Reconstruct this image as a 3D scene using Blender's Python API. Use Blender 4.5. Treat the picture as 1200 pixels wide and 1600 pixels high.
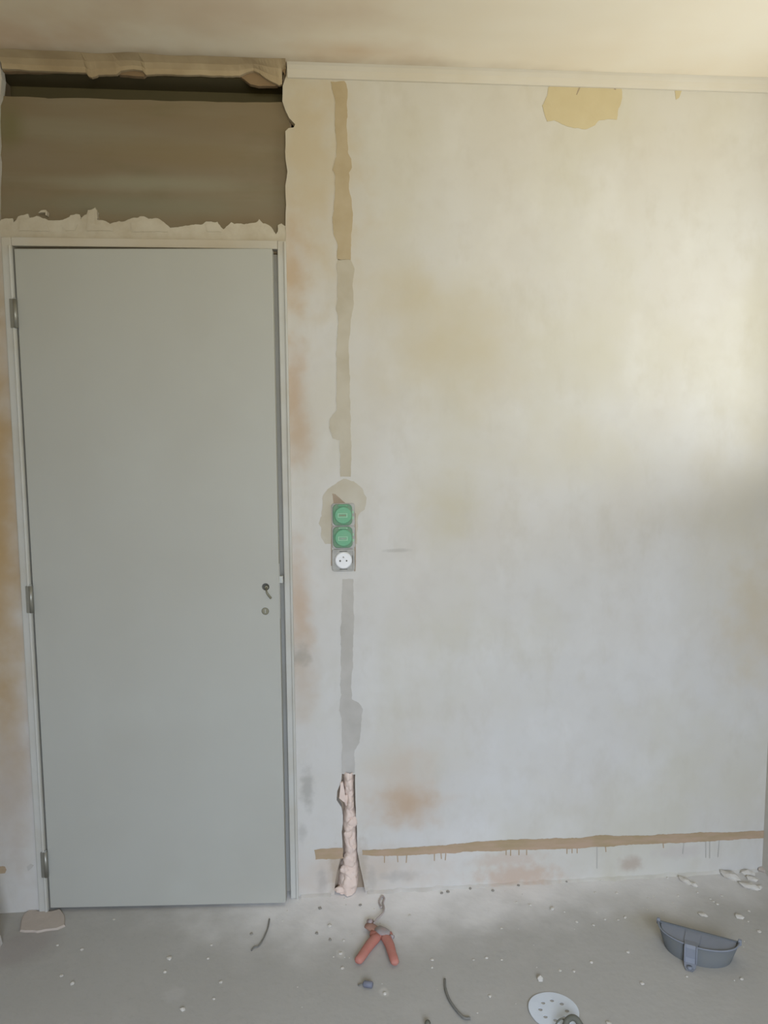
import bpy, bmesh, math, random
from mathutils import Vector, noise as mnoise
from mathutils.geometry import tessellate_polygon
random.seed(7)
SC = bpy.context.scene
COL = SC.collection
for o in list(bpy.data.objects):
    bpy.data.objects.remove(o)

# ------------------------------------------------------------------ camera
F, PIT, YAW, ROLL, DIST, HC = 1194.2, 0.10371, 0.08394, -0.006746, 2.353, 1.495
cyw, syw, cp, sp, cr, sr = (math.cos(YAW), math.sin(YAW), math.cos(PIT), math.sin(PIT), math.cos(ROLL), math.sin(ROLL))
_f = Vector((syw*cp, cyw*cp, -sp)); _r = Vector((cyw, -syw, 0)); _u = Vector((syw*sp, cyw*sp, cp))
CR = _r*cr + _u*sr; CU = _u*cr - _r*sr; CF = _f
CPOS = Vector((0, -DIST, HC))
cam = bpy.data.cameras.new('camera'); camo = bpy.data.objects.new('camera', cam); COL.objects.link(camo)
from mathutils import Matrix
M = Matrix((CR, CU, -CF)).transposed().to_4x4(); M.translation = CPOS
camo.matrix_world = M
cam.sensor_fit = 'VERTICAL'; cam.sensor_height = 24.0; cam.lens = F*24.0/1600.0
cam.clip_start = 0.05
SC.camera = camo

# ------------------------------------------------------------------ world, daylight, exposure
def lin(c):
    c = c/255.0
    return c/12.92 if c <= 0.04045 else ((c+0.055)/1.055)**2.4
def S(r, g, b): return (lin(r), lin(g), lin(b), 1.0)
def SW(r, g, b): return (lin(r)*0.88, lin(g)*0.88, lin(b)*0.88, 1.0)     # wall colours
W = bpy.data.worlds.new('world'); SC.world = W; W.use_nodes = True
W.node_tree.nodes['Background'].inputs[0].default_value = (0.75, 0.85, 1.0, 1)
W.node_tree.nodes['Background'].inputs[1].default_value = 0.2
def area(name, loc, direction, sx, sy, color, power, spread=180):
    l = bpy.data.lights.new(name, 'AREA'); l.shape = 'RECTANGLE'; l.size = sx; l.size_y = sy
    l.color = color; l.energy = power; l.spread = math.radians(spread)
    o = bpy.data.objects.new(name, l); COL.objects.link(o); o.location = loc
    o.rotation_euler = Vector(direction).to_track_quat('-Z', 'Y').to_euler()
    return o
XR = 1.485                                    # right wall
# daylight through both windows: cool sky coming down, warm light off the sunny ground going up
LIGHTS = [
    ('window_sky_light', (1.465, -0.66, 1.72), (-1, 0.25, -0.45), 1.0, 1.15, (0.80, 0.90, 1.0), 0.4, 150),
    ('window_ground_bounce', (1.465, -0.66, 1.79), (-0.9, 0.95, 1.0), 1.0, 1.15, (0.97, 0.97, 0.89), 5.4, 145),
    ('rear_sky_light', (0.45, -3.94, 1.5), (0, 1, -0.42), 1.75, 1.2, (0.695, 0.80, 1.0), 37.5, 95),
    ('rear_ground_bounce', (0.45, -3.94, 1.5), (0, 1, 0.45), 1.75, 1.2, (1.0, 0.75, 0.12), 8.0, 80),
]
for L_ in LIGHTS: area(*L_)
SC.view_settings.view_transform = 'Standard'
SC.view_settings.look = 'None'
SC.view_settings.gamma = 1.0
SC.view_settings.use_curve_mapping = False
SC.view_settings.exposure = 0.0

# ------------------------------------------------------------------ photo measurements -> metres
def ray(px, py): return CR*((px-600)/F) + CU*((800-py)/F) + CF
def wp(px, py, y=0.0):
    r = ray(px, py); t = (y-CPOS.y)/r.y; p = CPOS + r*t
    return (p.x, p.z)
def fp(px, py, z=0.0):
    r = ray(px, py); t = (z-CPOS.z)/r.z; p = CPOS + r*t
    return (p.x, p.y)
CEIL = 2.5535

# ------------------------------------------------------------------ materials
class NT:
    def __init__(self, name, rough=0.85, spec=0.3):
        self.m = bpy.data.materials.new(name); self.m.use_nodes = True
        self.t = self.m.node_tree; self.b = self.t.nodes['Principled BSDF']
        self.b.inputs['Roughness'].default_value = rough
        self.b.inputs['Specular IOR Level'].default_value = spec
        self.tc = self.t.nodes.new('ShaderNodeTexCoord')
        self.c = None
    def n(self, typ, **kw):
        x = self.t.nodes.new(typ)
        for k, v in kw.items(): setattr(x, k, v)
        return x
    def link(self, a, b): self.t.links.new(a, b)
    def coord(self, scale=(1, 1, 1)):
        mp = self.n('ShaderNodeMapping'); mp.inputs['Scale'].default_value = scale
        self.link(self.tc.outputs['Object'], mp.inputs['Vector']); return mp.outputs[0]
    def noise(self, scale, detail=3, rough=0.55, stretch=(1, 1, 1), lo=0.35, hi=0.65):
        x = self.n('ShaderNodeTexNoise'); x.inputs['Scale'].default_value = scale
        x.inputs['Detail'].default_value = detail; x.inputs['Roughness'].default_value = rough
        self.link(self.coord(stretch), x.inputs['Vector'])
        r = self.n('ShaderNodeMapRange'); r.inputs['From Min'].default_value = lo; r.inputs['From Max'].default_value = hi
        self.link(x.outputs[0], r.inputs['Value']); return r.outputs[0]
    def mix(self, fac, col):
        x = self.n('ShaderNodeMix', data_type='RGBA')
        if isinstance(fac, float): x.inputs[0].default_value = fac
        else: self.link(fac, x.inputs[0])
        if isinstance(self.c, tuple): x.inputs[6].default_value = self.c
        else: self.link(self.c, x.inputs[6])
        x.inputs[7].default_value = col
        self.c = x.outputs[2]
    def scale(self, v, k):
        x = self.n('ShaderNodeMath', operation='MULTIPLY'); self.link(v, x.inputs[0]); x.inputs[1].default_value = k
        return x.outputs[0]
    def blotch(self, center, radii, col, strength=1.0, soft=0.6, warp=0.5, wscale=9):
        """an irregular stain: 1 at its middle, 0 outside its (noisy) outline"""
        mp = self.n('ShaderNodeMapping'); mp.vector_type = 'TEXTURE'
        mp.inputs['Location'].default_value = center; mp.inputs['Scale'].default_value = radii
        self.link(self.tc.outputs['Object'], mp.inputs['Vector'])
        ln = self.n('ShaderNodeVectorMath', operation='LENGTH'); self.link(mp.outputs[0], ln.inputs[0])
        nz = self.n('ShaderNodeTexNoise'); nz.inputs['Scale'].default_value = wscale; nz.inputs['Detail'].default_value = 3
        self.link(self.tc.outputs['Object'], nz.inputs['Vector'])
        a = self.n('ShaderNodeMath', operation='MULTIPLY_ADD'); self.link(nz.outputs[0], a.inputs[0])
        a.inputs[1].default_value = warp*2; self.link(ln.outputs['Value'], a.inputs[2])
        r = self.n('ShaderNodeMapRange', interpolation_type='SMOOTHSTEP')
        r.inputs['From Min'].default_value = 1+warp-soft; r.inputs['From Max'].default_value = 1+warp+soft*0.4
        r.inputs['To Min'].default_value = strength; r.inputs['To Max'].default_value = 0
        self.link(a.outputs[0], r.inputs['Value']); self.mix(r.outputs[0], col)
    def bump(self, scale, strength, dist=0.002, detail=4, stretch=(1, 1, 1)):
        x = self.n('ShaderNodeTexNoise'); x.inputs['Scale'].default_value = scale; x.inputs['Detail'].default_value = detail
        self.link(self.coord(stretch), x.inputs['Vector'])
        b = self.n('ShaderNodeBump'); b.inputs['Strength'].default_value = strength; b.inputs['Distance'].default_value = dist
        self.link(x.outputs[0], b.inputs['Height']); self.link(b.outputs[0], self.b.inputs['Normal'])
    def done(self):
        if isinstance(self.c, tuple): self.b.inputs['Base Color'].default_value = self.c
        else: self.link(self.c, self.b.inputs['Base Color'])
        return self.m
def simple(name, col, rough=0.7, spec=0.3, col2=None, ns=25, amount=0.5, bump=None, metal=0.0, stretch=(1, 1, 1)):
    t = NT(name, rough, spec); t.c = col
    t.b.inputs['Metallic'].default_value = metal
    c2 = col2 or tuple(v*0.8 for v in col[:3])+(1,)
    t.mix(t.scale(t.noise(ns, stretch=stretch), amount), c2)
    if bump: t.bump(*bump)
    return t.done()

def wb(t, px, py, rx, ry, col, strength=1.0, **k):
    x, z = wp(px, py); x2, z2 = wp(px+rx, py+ry)
    t.blotch((x, 0, z), (abs(x2-x), 1.0, abs(z2-z)), col, strength, **k)
def fb(t, px, py, rx, ry, col, strength=1.0, **k):
    x, y = fp(px, py); x2, y2 = fp(px+rx, py); x3, y3 = fp(px, py+ry)
    t.blotch((x, y, 0), (abs(x2-x), abs(y3-y), 1.0), col, strength, **k)

WALLC = SW(214, 211, 203)
def wall_material():
    t = NT('old_plaster', 0.9, 0.2); t.c = WALLC
    t.mix(t.scale(t.noise(2.2, 2, lo=0.4, hi=0.68), 0.45), SW(208, 200, 185))
    t.mix(t.scale(t.noise(3.1, 3, stretch=(1, 1, 0.6), lo=0.5, hi=0.72), 0.5), SW(223, 221, 216))
    t.mix(t.scale(t.noise(14, 4, lo=0.5, hi=0.75), 0.18), SW(190, 182, 168))
    t.mix(t.scale(t.noise(1.5, 4, 0.6, lo=0.47, hi=0.66), 0.55), SW(206, 200, 178))
    t.mix(t.scale(t.noise(4.2, 4, 0.6, stretch=(1, 1, 0.8), lo=0.52, hi=0.7), 0.35), SW(228, 226, 220))
    t.mix(t.scale(t.noise(6.5, 4, 0.65, stretch=(1.4, 1, 0.7), lo=0.54, hi=0.72), 0.28), SW(194, 186, 166))
    # bare tan band beside the door frame and other stains
    big = dict(warp=0.9, soft=1.2, wscale=7); mid = dict(warp=0.9, soft=1.1, wscale=14); fine = dict(warp=0.8, soft=0.8, wscale=35)
    wb(t, 480, 250, 85, 230, SW(202, 184, 150), 0.7, **mid)
    wb(t, 458, 420, 30, 90, SW(198, 172, 140), 0.75, **mid)
    wb(t, 462, 620, 24, 90, SW(196, 168, 138), 0.75, **mid)
    wb(t, 462, 680, 34, 60, SW(196, 174, 148), 0.7, **mid)
    wb(t, 466, 950, 26, 100, SW(200, 174, 148), 0.8, **mid)
    wb(t, 474, 1060, 26, 80, SW(198, 182, 162), 0.7, **mid)
    wb(t, 470, 1025, 16, 20, SW(172, 164, 150), 0.7, **fine)
    wb(t, 480, 1232, 12, 36, SW(172, 168, 158), 0.7, **fine)
    wb(t, 472, 1300, 8, 16, SW(178, 174, 164), 0.5, **fine)
    wb(t, 630, 1225, 70, 62, SW(206, 190, 170), 0.7, **mid)
    wb(t, 640, 1262, 52, 32, SW(196, 168, 138), 0.8, **mid)
    wb(t, 690, 540, 120, 110, SW(202, 190, 160), 0.7, **big)
    wb(t, 700, 790, 50, 60, SW(202, 193, 166), 0.6, **mid)
    wb(t, 610, 470, 60, 120, SW(204, 192, 164), 0.5, **big)
    wb(t, 900, 700, 120, 60, SW(208, 200, 176), 0.5, **big)
    wb(t, 1160, 820, 80, 150, SW(206, 196, 170), 0.55, **big)
    wb(t, 1185, 960, 50, 110, SW(204, 190, 162), 0.6, **mid)
    wb(t, 620, 860, 24, 3, SW(176, 172, 162), 0.5, wscale=40)
    # scuffed strip where the skirting used to be
    wb(t, 560, 1362, 150, 34, SW(204, 188, 170), 0.7, **mid)
    wb(t, 810, 1368, 70, 16, SW(202, 180, 160), 0.85, **fine)
    wb(t, 790, 1343, 60, 9, SW(206, 190, 174), 0.8, **fine)
    wb(t, 985, 1350, 20, 12, SW(190, 176, 160), 0.9, **fine)
    wb(t, 503, 1376, 9, 20, SW(182, 174, 164), 0.7, **fine)
    wb(t, 580, 1372, 9, 20, SW(184, 176, 164), 0.6, **fine)
    wb(t, 625, 1369, 34, 7, SW(184, 177, 167), 0.65, **fine)
    wb(t, 526, 1362, 14, 40, SW(184, 166, 144), 0.8, **fine)
    wb(t, 567, 1360, 10, 50, SW(182, 170, 152), 0.7, **fine)
    wb(t, 1060, 1330, 40, 10, SW(204, 196, 186), 0.7, **fine)
    # left of the frame: tan bare plaster
    wb(t, -20, 760, 95, 520, SW(184, 154, 108), 0.95, warp=0.5, soft=0.8)
    wb(t, 20, 1230, 50, 130, SW(186, 170, 152), 0.6, **mid)
    t.bump(38, 0.12, 0.003)
    return t.done()
def ceiling_material():
    t = NT('stained_ceiling_paint', 0.9, 0.2); t.c = S(240, 233, 218)
    t.mix(t.scale(t.noise(2.0, 3, lo=0.4, hi=0.7), 0.5), S(232, 216, 190))
    t.mix(t.scale(t.noise(1.3, 2, stretch=(1, 3, 1), lo=0.5, hi=0.7), 0.4), S(230, 220, 200))
    for x, y, rx, ry, c, s in ((-0.95, -0.12, 0.40, 0.12, S(206, 160, 122), 0.7), (-0.2, -0.3, 0.35, 0.14, S(206, 184, 168), 0.5),
                               (-0.45, -0.02, 1.1, 0.06, S(160, 140, 112), 0.7), (-0.7, -0.3, 0.7, 0.25, S(218, 198, 168), 0.5),
                               (0.12, -0.10, 0.22, 0.07, S(212, 182, 148), 0.6), (-0.5, -0.45, 0.3, 0.12, S(200, 178, 166), 0.5)):
        t.blotch((x, y, CEIL), (rx, ry, 1), c, s, soft=1.2, warp=0.8, wscale=6)
    t.bump(22, 0.1, 0.003)
    return t.done()
def floor_material():
    t = NT('dusty_concrete', 0.9, 0.2); t.c = S(178, 175, 167)
    t.mix(t.scale(t.noise(2.4, 4, lo=0.4, hi=0.7), 0.5), S(168, 164, 155))
    t.mix(t.scale(t.noise(5, 3, lo=0.52, hi=0.72), 0.35), S(190, 186, 178))
    t.mix(t.scale(t.noise(60, 3, lo=0.55, hi=0.75), 0.25), S(160, 156, 148))
    # plaster dust swept along the foot of the wall
    t.blotch((0.75, 0.03, 0), (1.15, 0.22, 1), S(234, 231, 226), 0.95, soft=1.2, warp=0.5, wscale=7)
    t.blotch((0.15, -0.02, 0), (0.55, 0.25, 1), S(244, 241, 236), 0.95, soft=1.2, warp=0.5, wscale=7)
    fb(t, 272, 1553, 20, 13, S(190, 187, 180), 0.5, wscale=30)
    fb(t, 532, 1490, 8, 9, S(204, 200, 190), 0.6, wscale=60)
    fb(t, 600, 1550, 8, 8, S(204, 200, 190), 0.6, wscale=60)
    fb(t, 1005, 1440, 40, 24, S(172, 164, 142), 0.4, warp=0.8, soft=1.1)  # yellowish tint left of the tray: dust with the tray's shadow painted in
    fb(t, 30, 1480, 60, 40, S(150, 138, 132), 0.4)
    t.bump(45, 0.25, 0.004)
    return t.done()
def lintel_material():
    t = NT('bare_brown_board', 0.9, 0.15); t.c = S(134, 122, 101)
    t.mix(t.scale(t.noise(2.4, 3, stretch=(0.5, 1, 2.2), lo=0.4, hi=0.66), 0.7), S(128, 112, 85))
    t.mix(t.scale(t.noise(4.0, 4, stretch=(0.25, 1, 3.0), lo=0.5, hi=0.7), 0.5), S(142, 136, 115))
    t.mix(t.scale(t.noise(7.0, 4, stretch=(0.5, 1, 1.4), lo=0.55, hi=0.72), 0.5), S(118, 110, 83))
    k = dict(warp=0.5, soft=0.9, wscale=6)
    wb(t, 200, 318, 240, 24, S(132, 128, 107), 0.75, **k); wb(t, 230, 282, 170, 18, S(146, 142, 121), 0.7, **k)
    wb(t, 260, 235, 170, 30, S(132, 116, 87), 0.6, **k); wb(t, 10, 190, 30, 40, S(116, 110, 75), 0.7, **k)
    t.bump(26, 0.12, 0.003, stretch=(0.4, 1, 1.5))
    return t.done()
M_WALL = wall_material(); M_CEIL = ceiling_material(); M_FLOOR = floor_material(); M_LINT = lintel_material()
M_TRIM = simple('cove_paint', SW(218, 212, 200), 0.8, col2=SW(208, 198, 178), ns=5)
M_TORN = simple('stained_torn_plaster', S(184, 167, 138), 0.95, 0.1, col2=S(160, 142, 114), ns=7, amount=0.9, bump=(60, 0.3, 0.004))
M_REM = simple('ragged_white_plaster', SW(206, 197, 176), 0.9, col2=SW(188, 175, 150), ns=14, amount=0.8, bump=(60, 0.4, 0.004))
M_FILL = simple('beige_filler', SW(200, 192, 173), 0.9, col2=SW(188, 178, 156), ns=9, amount=0.9, bump=(40, 0.3, 0.003))
M_FILLT = simple('tan_filler', SW(196, 180, 150), 0.9, col2=SW(184, 166, 132), ns=10, amount=0.8, bump=(40, 0.3, 0.003))
M_SKIM = simple('pale_skim', SW(204, 198, 182), 0.9, col2=SW(192, 182, 160), ns=8, amount=0.9, bump=(40, 0.3, 0.003))
M_FILLG = simple('grey_filler', SW(197, 192, 182), 0.9, col2=SW(184, 179, 168), ns=10, amount=0.9, bump=(40, 0.3, 0.003))
M_PATCH = simple('ochre_patch', SW(208, 194, 158), 0.9, col2=SW(200, 184, 146), ns=14, bump=(50, 0.3, 0.003))
M_GLUE = simple('brown_glue_line', SW(188, 162, 136), 0.9, col2=SW(172, 152, 116), ns=9, amount=0.9, stretch=(1, 1, 4), bump=(50, 0.4, 0.003))
M_CORE = simple('brown_core', S(162, 146, 126), 0.95, col2=S(140, 124, 104), ns=12)
M_SLOT = simple('void_shade', S(98, 90, 66), 0.95, col2=S(90, 84, 62), ns=9)  # dark colour stands in for shade inside the slot and hall
M_FLAP = simple('torn_brown_board', S(146, 124, 96), 0.95, col2=S(126, 104, 80), ns=12)
M_GYPS = simple('pink_gypsum', SW(240, 220, 204), 0.9, col2=SW(228, 202, 184), ns=30, bump=(70, 0.4, 0.004))
M_FRAME = NT('frame_paint', 0.6, 0.3); M_FRAME.c = S(192, 190, 180)
M_FRAME.mix(M_FRAME.scale(M_FRAME.noise(7, 4, lo=0.45, hi=0.7), 0.55), S(180, 172, 152))
M_FRAME.blotch((-0.49, 0, 2.05), (0.5, 1, 0.05), S(190, 172, 140), 0.5)
M_FRAME.bump(30, 0.2, 0.002); M_FRAME = M_FRAME.done()
M_DOOR = NT('door_primer', 0.55, 0.3); M_DOOR.c = S(178, 177, 166)
M_DOOR.mix(M_DOOR.scale(M_DOOR.noise(2.4, 2, lo=0.42, hi=0.68), 0.35), S(170, 167, 154))
M_DOOR.mix(M_DOOR.scale(M_DOOR.noise(4, 3, lo=0.55, hi=0.75), 0.3), S(184, 185, 174))
M_DOOR.bump(60, 0.04, 0.001); M_DOOR = M_DOOR.done()
M_HINGE = simple('zinc_hinge', S(156, 154, 142), 0.4, 0.5, metal=0.6)
M_DARK = simple('dark_hole', S(100, 98, 90), 0.9)
M_BRASS = simple('dull_brass', S(134, 130, 108), 0.45, 0.5, metal=0.4)
M_STEEL = simple('bright_steel', S(180, 180, 172), 0.45, 0.5, metal=0.2)
M_GREEN = simple('green_plastic', S(104, 166, 126), 0.55, 0.4, col2=S(118, 166, 130), ns=40)
M_GREEN2 = simple('dusty_green_plastic', S(100, 142, 112), 0.7, 0.3, col2=S(128, 144, 120), ns=45, amount=0.8)
M_PALEG = simple('pale_green_print', S(160, 200, 166), 0.7)
M_PLATE = simple('dusty_grey_plate', S(176, 174, 166), 0.6, 0.4, col2=S(150, 148, 140), ns=40, amount=0.8)
M_WHITE = simple('white_plastic', S(232, 232, 230), 0.4, 0.4, col2=S(220, 220, 216))
M_ORANGE = simple('orange_red_plastic', S(188, 122, 108), 0.7, 0.25, col2=S(184, 136, 122), ns=40)
M_JAW = simple('dusty_metal_jaw', S(160, 154, 152), 0.6, 0.4, col2=S(170, 130, 116), ns=50)
M_WIRE = simple('grey_wire', S(126, 124, 116), 0.7)
M_WIREP = simple('pale_wire', S(182, 170, 164), 0.7)
M_CABLE = simple('dark_rubber', S(96, 96, 84), 0.7, 0.3, col2=S(120, 118, 104), ns=30)
M_GUARD = simple('grey_plastic', S(134, 138, 146), 0.6, 0.4, col2=S(124, 128, 132), ns=14)
M_GUARDD = simple('dark_grey_plastic', S(108, 112, 114), 0.75, 0.3, col2=S(118, 118, 110), ns=14)
M_DISC = simple('white_abrasive', S(214, 220, 224), 0.85, 0.2, col2=S(206, 212, 220), ns=30)
M_CRUMB = simple('plaster_crumb_paint', S(208, 203, 192), 0.95, col2=S(190, 185, 173), ns=60)
M_GREYCR = simple('grey_crumb', S(150, 146, 136), 0.95, col2=S(136, 130, 120), ns=60)
M_PINKP = simple('pinkish_mortar', S(190, 178, 165), 0.95, col2=S(180, 168, 156), ns=18, bump=(60, 0.4, 0.004))
M_PLUG = simple('blue_grey_plastic', S(120, 122, 132), 0.6, 0.4)
M_SHEET = simple('white_board', S(206, 202, 196), 0.8)

# ------------------------------------------------------------------ mesh helpers
def obj(name, bm, mat, parent=None, smooth=False, loc=None, recalc=True):
    me = bpy.data.meshes.new(name); (bmesh.ops.recalc_face_normals(bm, faces=bm.faces) if recalc else None); bm.to_mesh(me); bm.free()
    if mat: me.materials.append(mat)
    if smooth:
        for p in me.polygons: p.use_smooth = True
    o = bpy.data.objects.new(name, me); COL.objects.link(o)
    if loc: o.location = loc
    if parent: o.parent = parent
    return o
def struct(o, label=None, cat=None):
    o['kind'] = 'structure'
    if label: o['label'] = label
    if cat: o['category'] = cat
    return o
def tag(o, label, cat, group=None):
    o['label'] = label; o['category'] = cat
    if group: o['group'] = group
    return o
def empty(name, loc, label, cat, group=None, rz=0.0):
    o = bpy.data.objects.new(name, None); o.empty_display_size = 0.05; COL.objects.link(o)
    o.location = loc; o.rotation_euler = (0, 0, rz); return tag(o, label, cat, group)
def box(bm, lo, hi, bev=0.0):
    v = [bm.verts.new((x, y, z)) for x in (lo[0], hi[0]) for y in (lo[1], hi[1]) for z in (lo[2], hi[2])]
    fs = [bm.faces.new([v[i] for i in f]) for f in ((0, 1, 3, 2), (4, 6, 7, 5), (0, 4, 5, 1), (2, 3, 7, 6), (0, 2, 6, 4), (1, 5, 7, 3))]
    if bev:
        es = list({e for f in fs for e in f.edges})
        bmesh.ops.bevel(bm, geom=es, offset=bev, segments=2, profile=0.5, affect='EDGES')
    return bm
def prism(bm, pts, put0, put1, bev=0.0):
    """solid between an outline at put0 (front) and the same outline at put1 (back); bev only for convex outlines"""
    n = len(pts); area2 = sum(pts[i][0]*pts[(i+1) % n][1]-pts[(i+1) % n][0]*pts[i][1] for i in range(n))
    if area2 < 0: pts = pts[::-1]
    tris = tessellate_polygon([[Vector((p[0], p[1], 0)) for p in pts]])
    rows = []
    if bev:
        cx = sum(p[0] for p in pts)/n; cy = sum(p[1] for p in pts)/n; rad = max(math.hypot(p[0]-cx, p[1]-cy) for p in pts); k = 1-bev/rad
        rows.append([bm.verts.new(put0(cx+(p[0]-cx)*k, cy+(p[1]-cy)*k, 0)) for p in pts])
        rows.append([bm.verts.new(put0(cx+(p[0]-cx)*(1+k*2)/3, cy+(p[1]-cy)*(1+k*2)/3, bev*0.35)) for p in pts])
        rows.append([bm.verts.new(put0(p[0], p[1], bev)) for p in pts])
    else: rows.append([bm.verts.new(put0(p[0], p[1], 0)) for p in pts])
    rows.append([bm.verts.new(put1(p[0], p[1])) for p in pts])
    def add(f):
        try: bm.faces.new(f)
        except ValueError: pass
    for t in tris:
        t = list(t); q = [pts[i] for i in t]
        if (q[1][0]-q[0][0])*(q[2][1]-q[0][1])-(q[2][0]-q[0][0])*(q[1][1]-q[0][1]) < 0: t = t[::-1]
        add([rows[0][i] for i in t]); add([rows[-1][i] for i in t[::-1]])
    for r0, r1 in zip(rows, rows[1:]):
        for i in range(n): add((r0[i], r1[i], r1[(i+1) % n], r0[(i+1) % n]))
    return bm
def plate(pts, y0, y1, bev=0.0, bm=None):
    """a flat piece on the wall: outline pts (x, z), front at y0, back at y1"""
    bm = bm or bmesh.new()
    return prism(bm, pts, lambda x, z, d: (x, y0+d, z), lambda x, z: (x, y1, z), bev)
def jag(pts, step, amp, seed=0, closed=True):
    """subdivide an outline and roughen it"""
    out = []; n = len(pts)
    for i in range(n if closed else n-1):
        a, b = Vector(pts[i]), Vector(pts[(i+1) % n]); L = (b-a).length; k = max(1, int(L/step))
        nv = Vector((-(b-a).y, (b-a).x)).normalized() if L > 0 else Vector((0, 0))
        for j in range(k):
            p = a.lerp(b, j/k)
            d = mnoise.noise((p.x*31+seed*7.7, p.y*31, seed*3.1))*1.2 + mnoise.noise((p.x*110, p.y*110, seed*5.3))*0.7
            q = p + nv*(amp*d if j else amp*0.3*d); out.append((q.x, q.y))
    if not closed: out.append(tuple(pts[-1]))
    return out
def W2(pts, y=0.0): return [wp(a, b, y) for a, b in pts]
def tube(pts, rad, bm=None, seg=8, taper=None):
    bm = bm or bmesh.new(); pts = [Vector(p) for p in pts]; rings = []
    for i, p in enumerate(pts):
        d = (pts[min(i+1, len(pts)-1)]-pts[max(i-1, 0)]).normalized()
        s = d.cross(Vector((0, 0, 1)));  s = s.normalized() if s.length > 1e-4 else Vector((1, 0, 0))
        u = s.cross(d).normalized(); r = rad*(taper[i] if taper else 1)
        rings.append([bm.verts.new(p+(s*math.cos(a)+u*math.sin(a))*r) for a in [2*math.pi*k/seg for k in range(seg)]])
    for a, b in zip(rings, rings[1:]):
        for k in range(seg): bm.faces.new((a[k], a[(k+1) % seg], b[(k+1) % seg], b[k]))
    bm.faces.new(rings[0][::-1]); bm.faces.new(rings[-1]); return bm
def smoothpts(pts, k=6):
    P = [Vector(p) for p in pts]; P = [P[0]*2-P[1]]+P+[P[-1]*2-P[-2]]; out = []
    for i in range(1, len(P)-2):
        for j in range(k):
            t = j/k; a, b, c, d = P[i-1], P[i], P[i+1], P[i+2]
            out.append(0.5*((2*b)+(c-a)*t+(2*a-5*b+4*c-d)*t*t+(3*b-a-3*c+d)*t**3))
    out.append(P[-2]); return out
def disc(bm, c, r, y0, y1, seg=32, bev=0.0, squash=1.0):
    return plate([(c[0]+r*math.cos(2*math.pi*i/seg), c[1]+squash*r*math.sin(2*math.pi*i/seg)) for i in range(seg)], y0, y1, bev, bm)

# ================================================================== THE ROOM
XFR, XFL = -0.0890, -0.8990          # outer edges of the door frame
XL = -1.62; YB = -3.98; TH = 0.03    # left wall, rear wall, plaster thickness
# --- back wall: plaster skin with the ragged recess edge and the open chase cut in its outline
edge = W2([(448, 101), (447, 118), (442, 134), (441, 158), (446, 172), (452, 184), (461, 194), (459, 199), (451, 200), (446, 205),
           (446, 248), (449, 268), (446, 290), (447, 320), (446, 345), (447, 366)])
edge[0] = (edge[0][0], CEIL)
edge = jag(edge, 0.018, 0.0022, 1, closed=False)
chase = W2([(571, 1396), (568, 1378), (562, 1352), (558, 1330), (558, 1300), (556, 1275), (555, 1240), (555, 1210),
            (534, 1209), (533, 1222), (527, 1236), (526, 1250), (534, 1262), (536, 1275), (534, 1300), (535, 1325), (530, 1350), (524, 1376), (523, 1398)])
chase = jag(chase, 0.02, 0.002, 2, closed=False)
chase[0] = (chase[0][0], 0); chase[-1] = (chase[-1][0], 0)
right = edge + [(XFR, 2.06), (XFR, 0.0)] + chase[::-1] + [(XR, 0.0), (XR, CEIL)]
bm = plate(right, 0.0, TH)
left = [(XFL, 0), (XFL, 2.06)] + jag(W2([(1, 372), (-3, 340), (-2, 250), (-4, 160), (0, 150), (2, 128), (3, 122), (1, 110), (0, 100)]), 0.02, 0.003, 3, closed=False)
left[-1] = (left[-1][0], CEIL); left += [(XL, CEIL), (XL, 0)]
bm = plate(left, 0.0, TH, bm=bm)
wall = struct(obj('wall_back', bm, M_WALL), 'patched pale plaster wall around the door, beige above and greyer below', 'wall')
# brickwork/core behind the plaster
bm = bmesh.new(); box(bm, (XFR, TH+0.0005, 0), (XR+0.1, 0.14, CEIL)); box(bm, (XL-0.1, TH+0.0005, 0), (XFL, 0.14, CEIL))
obj('masonry_core', bm, M_CORE, wall)
# lintel board over the door, set back, with an open dark slot above it
lt = W2([(-30, 149), (0, 150), (40, 151), (70, 153), (75, 154), (120, 153), (200, 156), (300, 158), (380, 160), (420, 160), (450, 159)], 0.022)
lt = jag(lt, 0.03, 0.0016, 4, closed=False)
bm = plate([(XFL-0.02, 2.03), ] + lt + [(XFR+0.035, 2.03)], 0.022, 0.07)
obj('lintel_board', bm, M_LINT, wall)['label'] = 'bare brown streaked board above the door'
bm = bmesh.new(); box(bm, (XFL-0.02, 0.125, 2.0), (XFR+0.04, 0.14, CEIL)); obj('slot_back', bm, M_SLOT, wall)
bm = bmesh.new(); box(bm, (XFL-0.002, 0.0315, 2.527), (XFR+0.022, 0.125, 2.54)); obj('slot_top', bm, M_SLOT, wall)  # dark board added under the slot's lit ceiling to make it look shaded
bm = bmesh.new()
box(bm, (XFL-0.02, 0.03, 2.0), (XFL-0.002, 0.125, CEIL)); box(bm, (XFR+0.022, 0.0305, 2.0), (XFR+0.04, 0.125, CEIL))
obj('slot_side', bm, M_SLOT, wall)
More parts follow.
